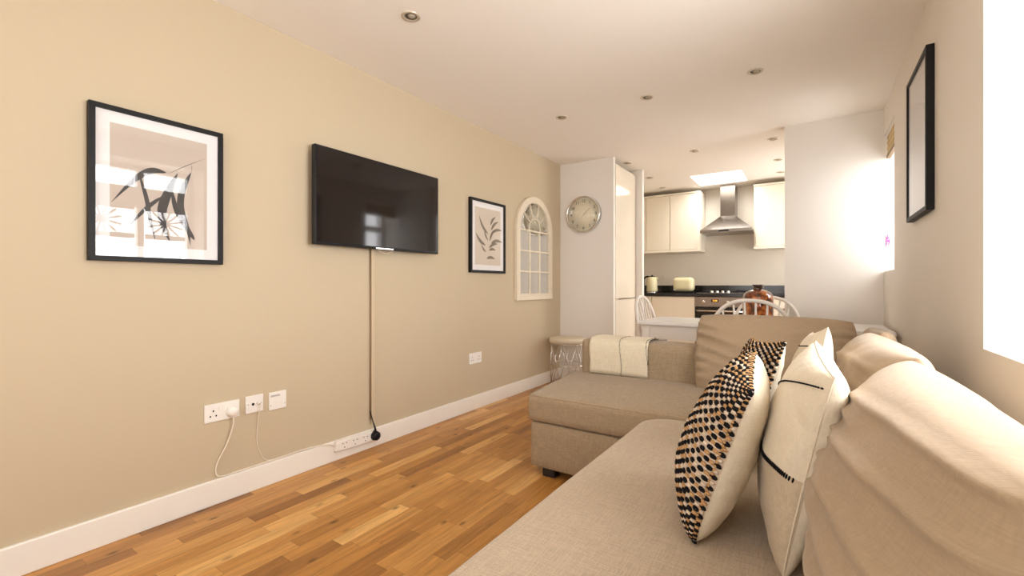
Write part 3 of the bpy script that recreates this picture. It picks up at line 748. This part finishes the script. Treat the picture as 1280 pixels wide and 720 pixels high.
# arched mirror
def mirror():
    t = thing('arched_mirror', (XL, 3.924, .896), 0, 'cream arched window-style mirror hung on the beige wall', 'mirror')
    R, zs, fw = .352, .694, .065
    def outline(r, zb, n=28):
        return [(-r, zb)]+[(-r*cos(pi*i/n), zs+r*sin(pi*i/n)) for i in range(n+1)]+[(r, zb)]
    bm = bmesh.new(); o_, i_ = outline(R, 0), outline(R-fw, fw)
    lay = []
    for pts, xs in ((o_, 0), (o_, .030), (i_, .030), (i_, .006)): lay.append([bm.verts.new((xs, y, z)) for y, z in pts])
    n = len(o_)
    for a, b in zip(lay, lay[1:]):
        for k in range(n): bm.faces.new((a[k], a[(k+1) % n], b[(k+1) % n], b[k]))
    bmesh.ops.recalc_face_normals(bm, faces=bm.faces); fr = link('frame', bm, M['mframe'], t)
    bv = fr.modifiers.new('bev', 'BEVEL'); bv.width = .004; bv.segments = 2
    bm = bmesh.new(); p = outline(R-fw+.005, fw-.005); vs = [bm.verts.new((.009, y, z)) for y, z in p]; f = bm.faces.new(vs); r = bmesh.ops.extrude_face_region(bm, geom=[f])
    for v in [q for q in r['geom'] if isinstance(q, bmesh.types.BMVert)]: v.co.x = .005
    bmesh.ops.recalc_face_normals(bm, faces=bm.faces); link('mirror_glass', bm, M['mirror'], t)
    r = R-fw; w_ = .007
    for y in (-r/3, r/3): link('vertical_bar', B(.008, .020, y-w_, y+w_, fw, zs), M['mframe'], t)
    for z in (.285, .49, zs): link('horizontal_bar', B(.008, .022, -r, r, z-w_, z+w_), M['mframe'], t)
    bm = bmesh.new(); tube(bm, [(.014, -.11*cos(pi*i/16), zs+.13*sin(pi*i/16)) for i in range(17)], w_, 6); link('fan_arc', bm, M['mframe'], t)
    for a in (40, 72, 108, 140):
        a = radians(a); bm = bmesh.new(); tube(bm, [(.014, .11*cos(a), zs+.13*sin(a)), (.014, r*cos(a), zs+r*sin(a))], w_, 6); link('fan_spoke', bm, M['mframe'], t)
mirror()

# clock on the far left wall
ck = thing('wall_clock', (-2.074, YB, 1.816), 0, 'round wall clock with cream face and silver rim', 'clock')
R = .200
bm = bmesh.new(); lathe(bm, [(0, -.002), (R, -.002), (R, -.045), (R-.006, -.052), (R-.014, -.052), (R-.018, -.044), (R-.018, -.022)], n=64, axis='y'); link('rim', bm, M['chrome'], ck)
bm = bmesh.new(); lathe(bm, [(0, -.024), (R-.016, -.024), (R-.016, -.015)], n=64, axis='y'); link('dial', bm, M['clockface'], ck)
for k in range(1, 13):
    a = pi/2-k*pi/6; mt = Matrix.Translation((.146*cos(a), -.0245, .146*sin(a))) @ Matrix.Rotation(pi/2, 4, 'X')
    text_mesh('numeral', str(k), .044, mt, M['ink'], ck)
def hand(name, ang, ln, back, w0, y):
    bm = bmesh.new(); mt = Matrix.Rotation(-ang, 4, 'Y')
    box(bm, -w0, w0, y-.001, y, -back, ln, mtx=Matrix.Rotation(ang, 4, 'Y')); link(name, bm, M['chrome'], ck)
hand('hour_hand', radians(50), .095, .02, .0042, -.027)
hand('minute_hand', radians(228), .125, .03, .003, -.029)
bm = bmesh.new(); lathe(bm, [(0, -.033), (.007, -.033), (.007, -.025)], n=16, axis='y'); link('hub', bm, M['chrome'], ck)
bm = bmesh.new(); lathe(bm, [(0, -.047), (R-.016, -.047), (R-.016, -.0465), (0, -.0465)], n=48, axis='y'); link('glass', bm, M['picglass'], ck)

# wire stool
sl = thing('wire_stool', (-2.13, 4.22, 0), .2, 'small round stool with silver wire base and cream padded seat', 'stool')
r = .185; n = 8; zt = .445
for z, rr in ((.006, r), (zt*.5, r*.98), (zt-.004, r)):
    bm = bmesh.new(); tube(bm, [(rr*cos(2*pi*k/48), rr*sin(2*pi*k/48), z) for k in range(48)], .004, 6, closed=True)
    link('wire_ring', bm, M['chrome'], sl, True)
for k in range(n):
    a0, a1 = 2*pi*k/n, 2*pi*(k+.5)/n
    bm = bmesh.new()
    tube(bm, [(r*cos(a0), r*sin(a0), .006), (r*.98*cos(a1), r*.98*sin(a1), zt*.5), (r*cos(a0), r*sin(a0), zt-.004)], .003, 6)
    tube(bm, [(r*cos(a1+pi/n), r*sin(a1+pi/n), .006), (r*.98*cos(a1), r*.98*sin(a1), zt*.5), (r*cos(a1+pi/n), r*sin(a1+pi/n), zt-.004)], .003, 6)
    link('wire_strut', bm, M['chrome'], sl)
bm = bmesh.new(); N_ = 48; prof = [(0, 0), (r*.9, 0), (r+.008, .010), (r+.012, .03), (r+.004, .048), (r*.8, .058), (0, .060)]
lathe(bm, prof, 0, 0, zt, n=N_)
for v in bm.verts:
    a = math.atan2(v.co.y, v.co.x); q = sqrt(v.co.x**2+v.co.y**2)
    if q > .1: v.co.x *= 1+.018*cos(10*a); v.co.y *= 1+.018*cos(10*a)
link('seat', bm, M['stoolc'], sl, True)

# ------------------------------------------------------------------ downlights
DLW = [(-1.683, 1.592, 'recessed ceiling spotlight above the television, nearest the camera'),
       (-1.683, 3.225, 'ceiling spotlight nearest the beige wall, in the row of three across the living room'),
       (-.992, 3.225, 'middle ceiling spotlight in the living room row of three'),
       (-.303, 3.217, 'ceiling spotlight nearest the right wall, in the living room row of three'),
       (-1.70, 4.83, 'ceiling spotlight just above the tall gloss kitchen unit'),
       (-.988, 4.78, 'middle ceiling spotlight just inside the kitchen opening'),
       (-.307, 4.79, 'ceiling spotlight beside top corner of the projecting white wall'),
       (-1.705, 5.645, 'kitchen ceiling spotlight left of the skylight, the farther from the wall cupboards'),
       (-1.732, 6.32, 'kitchen ceiling spotlight just above the left wall cupboards'),
       (-.308, 5.613, 'kitchen ceiling spotlight right of the skylight, the farther from the cupboard'),
       (-.318, 6.242, 'kitchen ceiling spotlight just above the right wall cupboard')]
dl0 = thing('ceiling_spotlight', (*DLW[0][:2], ZC), 0, DLW[0][2], 'ceiling light', 'recessed ceiling spotlights')
bm = bmesh.new(); lathe(bm, [(.046, 0), (.046, -.004), (.042, -.007), (.034, -.006), (.030, -.001)], n=32); link('ring', bm, M['ringm'], dl0)
bm = bmesh.new(); lathe(bm, [(.031, -.0015), (0, -.0012)], n=32); link('recess', bm, M['hole'], dl0)
bm = bmesh.new(); lathe(bm, [(.019, -.002), (.016, -.005), (0, -.006)], .006, 0, n=24); link('lamp', bm, M['lampglass'], dl0, True)
for x, y, lb in DLW[1:]:
    c = copy_tree(dl0); c.location = (x, y, ZC); c['label'] = lb

# ------------------------------------------------------------------ kitchen
tu = thing('tall_kitchen_unit', (XL+.005, 4.56, 0), 0, 'tall gloss cream fridge housing left of the kitchen opening', 'cabinet')
bm = bmesh.new(); box(bm, 0, .61, 0, .638, 0, 2.352, bev=.002); link('carcass', bm, M['cab'], tu)
d = link('upper_door', B(.61, .629, .003, .634, .905, 2.330, bev=.003), M['gloss'], tu)
link('handle', B(.629, .640, .05, .59, .893, .903, bev=.002), M['chrome'], d)
d = link('lower_door', B(.61, .629, .003, .634, .10, .890, bev=.003), M['gloss'], tu)

YC = 6.24
def base_unit(x0, x1, doors, label, knobs=()):
    t = thing('base_cabinet', ((x0+x1)/2, YC, 0), 0, label, 'cabinet'); o_ = (x0+x1)/2
    link('carcass', B(x0-o_+.001, x1-o_-.001, .02, .60, .0, .896), M['cab'], t)
    link('plinth', B(x0-o_+.001, x1-o_-.001, .012, .02, 0, .10), M['cab'], t)
    for a, b in doors: link('door', B(a-o_+.002, b-o_-.002, 0, .02, .11, .892, bev=.003), M['cab'], t)
    for x, z in knobs:
        bm = bmesh.new(); box(bm, x-o_-.012, x-o_+.012, -.022, 0, z-.014, z+.014, bev=.004); link('knob', bm, M['browncord'], t)
    return t
base_unit(XL+.001, -1.292, [(-2.37, -1.955), (-1.95, -1.86), (-1.855, -1.292)], 'cream base cupboard left of the oven, behind the left dining chair')
base_unit(-.690, XR-.001, [(-.69, -.25), (-.245, .2), (.205, .455)], 'cream base cupboard right of the oven, behind the amber bottle', [(-.285, .755)])
ov = thing('built_in_oven', (-.991, YC, 0), 0, 'built-in steel and black glass oven under the hob', 'oven')
link('carcass', B(-.298, .298, .02, .60, 0, .896), M['cab'], ov)
link('control_panel', B(-.297, .297, 0, .022, .770, .894, bev=.003), M['ovensteel'], ov)
d = link('oven_door', B(-.297, .297, .0, .022, .20, .766, bev=.003), M['ovenglass'], ov)
bm = bmesh.new(); tube(bm, [(-.27, -.04, .715), (.27, -.04, .715)], .011, 12)
for x in (-.25, .25): tube(bm, [(x, -.04, .715), (x, 0, .715)], .007, 8)
link('handle', bm, M['chrome'], d)
for x in (-.19, .10, .19):
    bm = bmesh.new(); lathe(bm, [(0, -.026), (.017, -.026), (.020, -.02), (.022, 0)], x, 0, .832, n=24, axis='y'); link('knob', bm, M['chrome'], ov)
link('display_window', B(-.10, -.01, -.001, .001, .83, .862), M['ovenglass'], ov)
text_mesh('display_digits', '13:38', .026, Matrix.Translation((-.055, -.0015, .846)) @ Matrix.Rotation(pi/2, 4, 'X'), M['amber_led'], ov)
link('lower_drawer', B(-.297, .297, 0, .02, .11, .195, bev=.003), M['cab'], ov)
wt = thing('kitchen_worktop', (-.9, YC-.02, .898), 0, 'black granite worktop with low upstand along the kitchen wall', 'worktop')
link('slab', B(XL+.9+.002, XR+.9-.002, 0, YK-YC+.018, 0, .040, bev=.003), M['granite'], wt)
link('upstand', B(XL+.9+.002, XR+.9-.002, YK-YC-.002, YK-YC+.018, .0405, .145, bev=.002), M['granite'], wt)
ZW = .938

hb = thing('gas_hob', (-.985, 6.52, ZW), 0, 'stainless steel gas hob set in the black worktop', 'hob')
bm = bmesh.new(); box(bm, -.30, .30, -.24, .24, .0, .010, bev=.004); link('plate', bm, M['steel'], hb)
for x in (-.11, -.045, .02, .085):
    bm = bmesh.new(); lathe(bm, [(.020, .010), (.018, .03), (.015, .036), (0, .037)], x, -.20, 0, n=20); link('knob', bm, M['chrome'], hb)
for x in (-.16, .16):
    for y in (-.08, .12):
        bm = bmesh.new(); lathe(bm, [(.04, .010), (.04, .018), (.025, .022), (.025, .026), (0, .027)], x, y, 0, n=24); link('burner', bm, M['plastic_k'], hb)
    bm = bmesh.new()
    for y in (-.08, .12):
        for a in range(4):
            ca, sa = cos(a*pi/2+pi/4), sin(a*pi/2+pi/4); tube(bm, [(x+.03*ca, y+.03*sa, .034), (x+.11*ca, y+.11*sa, .034), (x+.115*ca, y+.115*sa, .010)], .004, 6)
    link('pan_support', bm, M['plastic_k'], hb)

hd = thing('cooker_hood', (-.950, 6.40, 1.742), 0, 'stainless steel pyramid chimney hood above the hob', 'cooker hood')
bm = bmesh.new(); box(bm, -.310, .310, 0, .458, 0, .040, bev=.002); link('lip', bm, M['steel'], hd)
bm = bmesh.new()
lo = [(-.308, .002, .0405), (.308, .002, .0405), (.308, .456, .0405), (-.308, .456, .0405)]; hi = [(-.094, .205, .232), (.094, .205, .232), (.094, .456, .232), (-.094, .456, .232)]
a = [bm.verts.new(p) for p in lo]; b = [bm.verts.new(p) for p in hi]
for k in range(4): bm.faces.new((a[k], a[(k+1) % 4], b[(k+1) % 4], b[k]))
bm.faces.new(b); bm.faces.new(a[::-1]); link('canopy', bm, M['steel'], hd)
link('chimney', B(-.090, .090, .210, .456, .2325, .655, bev=.001), M['steel'], hd)
link('control_strip', B(-.075, .045, -.002, .001, .010, .028), M['plastic_k'], hd)

def wall_unit(x0, x1, doors, label, z0=1.51, z1=2.335):
    t = thing('wall_cabinet', ((x0+x1)/2, 6.50, z0), 0, label, 'cabinet'); o_ = (x0+x1)/2; h = z1-z0
    link('carcass', B(x0-o_, x1-o_, .018, .356, .03, h-.022, bev=.002), M['cab'], t)
    link('cornice', B(x0-o_-.004, x1-o_+.004, -.01, .356, h-.022, h, bev=.003), M['cab'], t)
    link('light_pelmet', B(x0-o_-.004, x1-o_+.004, -.01, .356, 0, .03, bev=.003), M['cab'], t)
    for a, b in doors: link('door', B(a-o_+.002, b-o_-.002, -.003, .018, .034, h-.026, bev=.003), M['cab'], t)
    return t
wall_unit(XL+.002, -1.275, [(-2.36, -2.02), (-2.015, -1.68), (-1.675, -1.30)], 'cream wall cupboard left of the cooker hood')
wall_unit(-.628, .05, [(-.61, -.16), (-.155, .04)], 'cream wall cupboard right of the cooker hood')

kt = thing('kettle', (-1.912, 6.45, ZW), 0, 'cream kettle with black handle and lid on the worktop', 'kettle')
bm = bmesh.new(); lathe(bm, [(.070, .0), (.072, .012), (.070, .018), (0, .018)], n=32); link('base', bm, M['chrome'], kt)
bm = bmesh.new(); lathe(bm, [(0, .0185), (.076, .019), (.077, .03), (.070, .15), (.063, .212), (.05, .225), (0, .228)], n=36); link('body', bm, M['kettle'], kt, True)
bm = bmesh.new(); lathe(bm, [(.045, .226), (.04, .238), (.012, .242), (.01, .255), (0, .257)], n=24); link('lid', bm, M['plastic_k'], kt)
bm = bmesh.new(); tube(bm, path([(-.045, 0, .232), (-.085, 0, .228), (-.118, 0, .195), (-.122, 0, .11), (-.115, 0, .05)]), .012, 8); link('handle', bm, M['plastic_k'], kt)
bm = bmesh.new(); tube(bm, [(.05, 0, .19), (.085, 0, .215)], [.02, .008], 10); link('spout', bm, M['kettle'], kt)
ts = thing('toaster', (-1.475, 6.45, ZW), 0, 'cream rounded toaster on the worktop beside the oven', 'toaster')
softbox(-.135, .135, -.085, .085, .022, .218, .055, (18, 14, 14), None, M['kettle'], 'body', ts)
bm = bmesh.new(); box(bm, -.125, .125, -.075, .075, 0, .024, bev=.004); link('base', bm, M['plastic_k'], ts)
link('slot', B(-.1, .1, -.035, -.015, .2170, .2190), M['plastic_k'], ts); link('slot', B(-.1, .1, .015, .035, .2170, .2190), M['plastic_k'], ts)
link('lever', B(-.155, -.133, -.012, .012, .12, .135, bev=.003), M['chrome'], ts)
link('control_dial', B(-.118, -.085, -.087, -.0845, .04, .055), M['chrome'], ts)
bm = bmesh.new(); box(bm, -.073, .073, -.008, 0, 0, .086, bev=.002)
ks = thing('kitchen_socket', (-1.905, YK, 1.135), 0, 'double socket on kitchen wall behind the kettle', 'socket')
link('face_plate', bm, M['splash'], ks)
bm = bmesh.new()
for q in (-.035, .035):
    link('socket_hole', B(q-.005, q+.005, -.009, -.0078, .03, .036), M['plastic_k'], ks); link('socket_hole', B(q-.014, q-.010, -.009, -.0078, .05, .056), M['plastic_k'], ks)

# ------------------------------------------------------------------ dining set
tb = thing('dining_table', (-.385, 3.95, 0), 0, 'white rectangular dining table behind the sofa', 'table')
hx, hy = .815, .33
link('tabletop', B(-hx, hx, -hy, hy, .722, .750, bev=.006), M['tpaint'], tb)
bm = bmesh.new()
for a in ((-hx+.07, hx-.07, -hy+.035, -hy+.055), (-hx+.07, hx-.07, hy-.055, hy-.035), (-hx+.05, -hx+.07, -hy+.05, hy-.05), (hx-.07, hx-.05, -hy+.05, hy-.05)): box(bm, *a, .61, .7215)
link('apron', bm, M['wpaint'], tb)
for sx in (-1, 1):
    for sy in (-1, 1):
        x, y = sx*(hx-.065), sy*(hy-.06); bm = bmesh.new(); box(bm, x-.032, x+.032, y-.032, y+.032, 0, .7215, bev=.004); link('leg', bm, M['wpaint'], tb)

def windsor(label, loc, rz):
    """hoop-back chair, seat centre at origin, facing +Y"""
    t = thing('windsor_chair', loc, rz, label, 'chair', 'white hoop-back dining chairs')
    bm = bmesh.new(); prof = []
    lathe(bm, [(0, .415), (.19, .418), (.215, .43), (.212, .448), (.17, .452), (0, .445)], n=40); link('seat', bm, M['wpaint'], t, True)
    def hp(s_):   # hoop, s in 0..1
        a = pi*s_; x = -cos(a)
        x = .262*(abs(x)**.85)*(1 if x > 0 else -1); z = .45+.492*(sin(a)**.55)
        x *= .82+.18*min(1, (z-.45)/.25) if z < .7 else 1
        return Vector((x, -.165-.20*((z-.45)/.5)**1.1*.6, z))
    bm = bmesh.new(); tube(bm, [hp(i/48) for i in range(49)], .0135, 10); link('backrest_hoop', bm, M['wpaint'], t, True)
    for x in (-.135, -.08, -.027, .027, .08, .135):
        # find the hoop height over x
        best = min((hp(i/400) for i in range(60, 341)), key=lambda p: abs(p.x-x*1.25)); bm = bmesh.new()
        tube(bm, [(x, -.165, .445), ((x+best.x)/2, (-.165+best.y)/2-.004, (.445+best.z)/2), best], [.0075, .0085, .006], 8); link('spindle', bm, M['wpaint'], t, True)
    for sx in (-1, 1):
        for sy in (-1, 1):
            bm = bmesh.new(); tube(bm, [(sx*.14, sy*.13, .425), (sx*.165, sy*.16, .25), (sx*.195, sy*.195, 0)], [.015, .02, .012], 10); link('leg', bm, M['wpaint'], t, True)
    bm = bmesh.new()
    for sx in (-1, 1): tube(bm, [(sx*.176, -.172, .17), (sx*.176, .172, .17)], .009, 8)
    tube(bm, [(-.176, 0, .17), (.176, 0, .17)], .009, 8); link('stretcher', bm, M['wpaint'], t, True)
    return t
windsor('white hoop-back chair at the left end of the table', (-1.01, 4.02, 0), -pi/2)
windsor('white hoop-back chair between the sofa and table, its arched back nearest the camera', (-.345, 3.62, 0), 0)
windsor('white hoop-back chair on the far side of the table, partly behind the amber bottle', (-.335, 4.20, 0), pi)

vs = thing('amber_bottle', (-.352, 3.93, .750), 0, 'squat amber glass bottle with dark neck on the dining table', 'bottle')
bm = bmesh.new(); lathe(bm, [(0, 0), (.085, .0), (.100, .012), (.105, .04), (.106, .185), (.101, .215), (.084, .240), (.055, .254), (.038, .258)], n=40); link('body', bm, M['amber'], vs, True)
bm = bmesh.new(); lathe(bm, [(.038, .2582), (.036, .264), (.036, .284), (.040, .287), (.040, .298), (.030, .300), (.028, .27)], n=28); link('neck', bm, mat('dark_amber', (.03, .008, .004), .1, coat=1), vs, True)

# orchid on the far sill
oc = thing('potted_orchid', (XR+.13, 4.20, 1.15), 0, 'pink orchid flowering on the sill of the far right window', 'plant')
bm = bmesh.new(); lathe(bm, [(0, 0), (.04, 0), (.055, .09), (.055, .10), (.048, .10), (.046, .085), (0, .085)], n=28); link('pot', bm, M['plastic'], oc, True)
for k, (a, l_) in enumerate(((.4, .1), (2.2, .12), (-1.2, .11), (3.9, .1))):
    bm = bmesh.new(); pts = []
    for i in range(7):
        t_ = i/6; pts.append(((l_*t_)*cos(a), (l_*t_)*sin(a), .085+.05*sin(pi*t_*.8)))
    for i in range(6):
        w0, w1_ = .02*sin(pi*(i/6)*.9+.2), .02*sin(pi*((i+1)/6)*.9+.2) if i < 5 else .002
        q = Vector((-sin(a), cos(a), 0)); p0, p1 = Vector(pts[i]), Vector(pts[i+1]); th = Vector((0, 0, .002))
        vv = [bm.verts.new(z_) for z_ in (p0-q*w0, p1-q*w1_, p1+q*w1_, p0+q*w0)]; bm.faces.new(vv)
    lf = link('leaf', bm, M['stem'], oc, True); md = lf.modifiers.new('s', 'SOLIDIFY'); md.thickness = .002
bm = bmesh.new(); tube(bm, path([(0, 0, .085), (-.01, -.005, .16), (-.04, 0, .215), (-.085, .0, .235), (-.135, -.01, .225), (-.15, -.02, .205)]), .0022, 6); link('stem', bm, M['stem'], oc)
for (x, y, z, s_) in ((-.128, .02, .235, 1), (-.140, -.02, .222, .9), (-.118, .055, .215, .9), (-.135, .05, .195, .7), (-.145, -.045, .205, .7)):
    bm = bmesh.new(); ph = hsh(x*50, y*50)*2
    for k in range(5):
        a = ph+2*pi*k/5; d = Vector((-.3, cos(a), sin(a))).normalized(); sd = Vector((0, -sin(a), cos(a)))
        blob(bm, Vector((x, y, z))+d*.019*s_, d*.019*s_, sd*.013*s_, Vector((1, 0, 0))*.002, 0, 8, 4)
    link('flower', bm, M['petal'], oc, True)
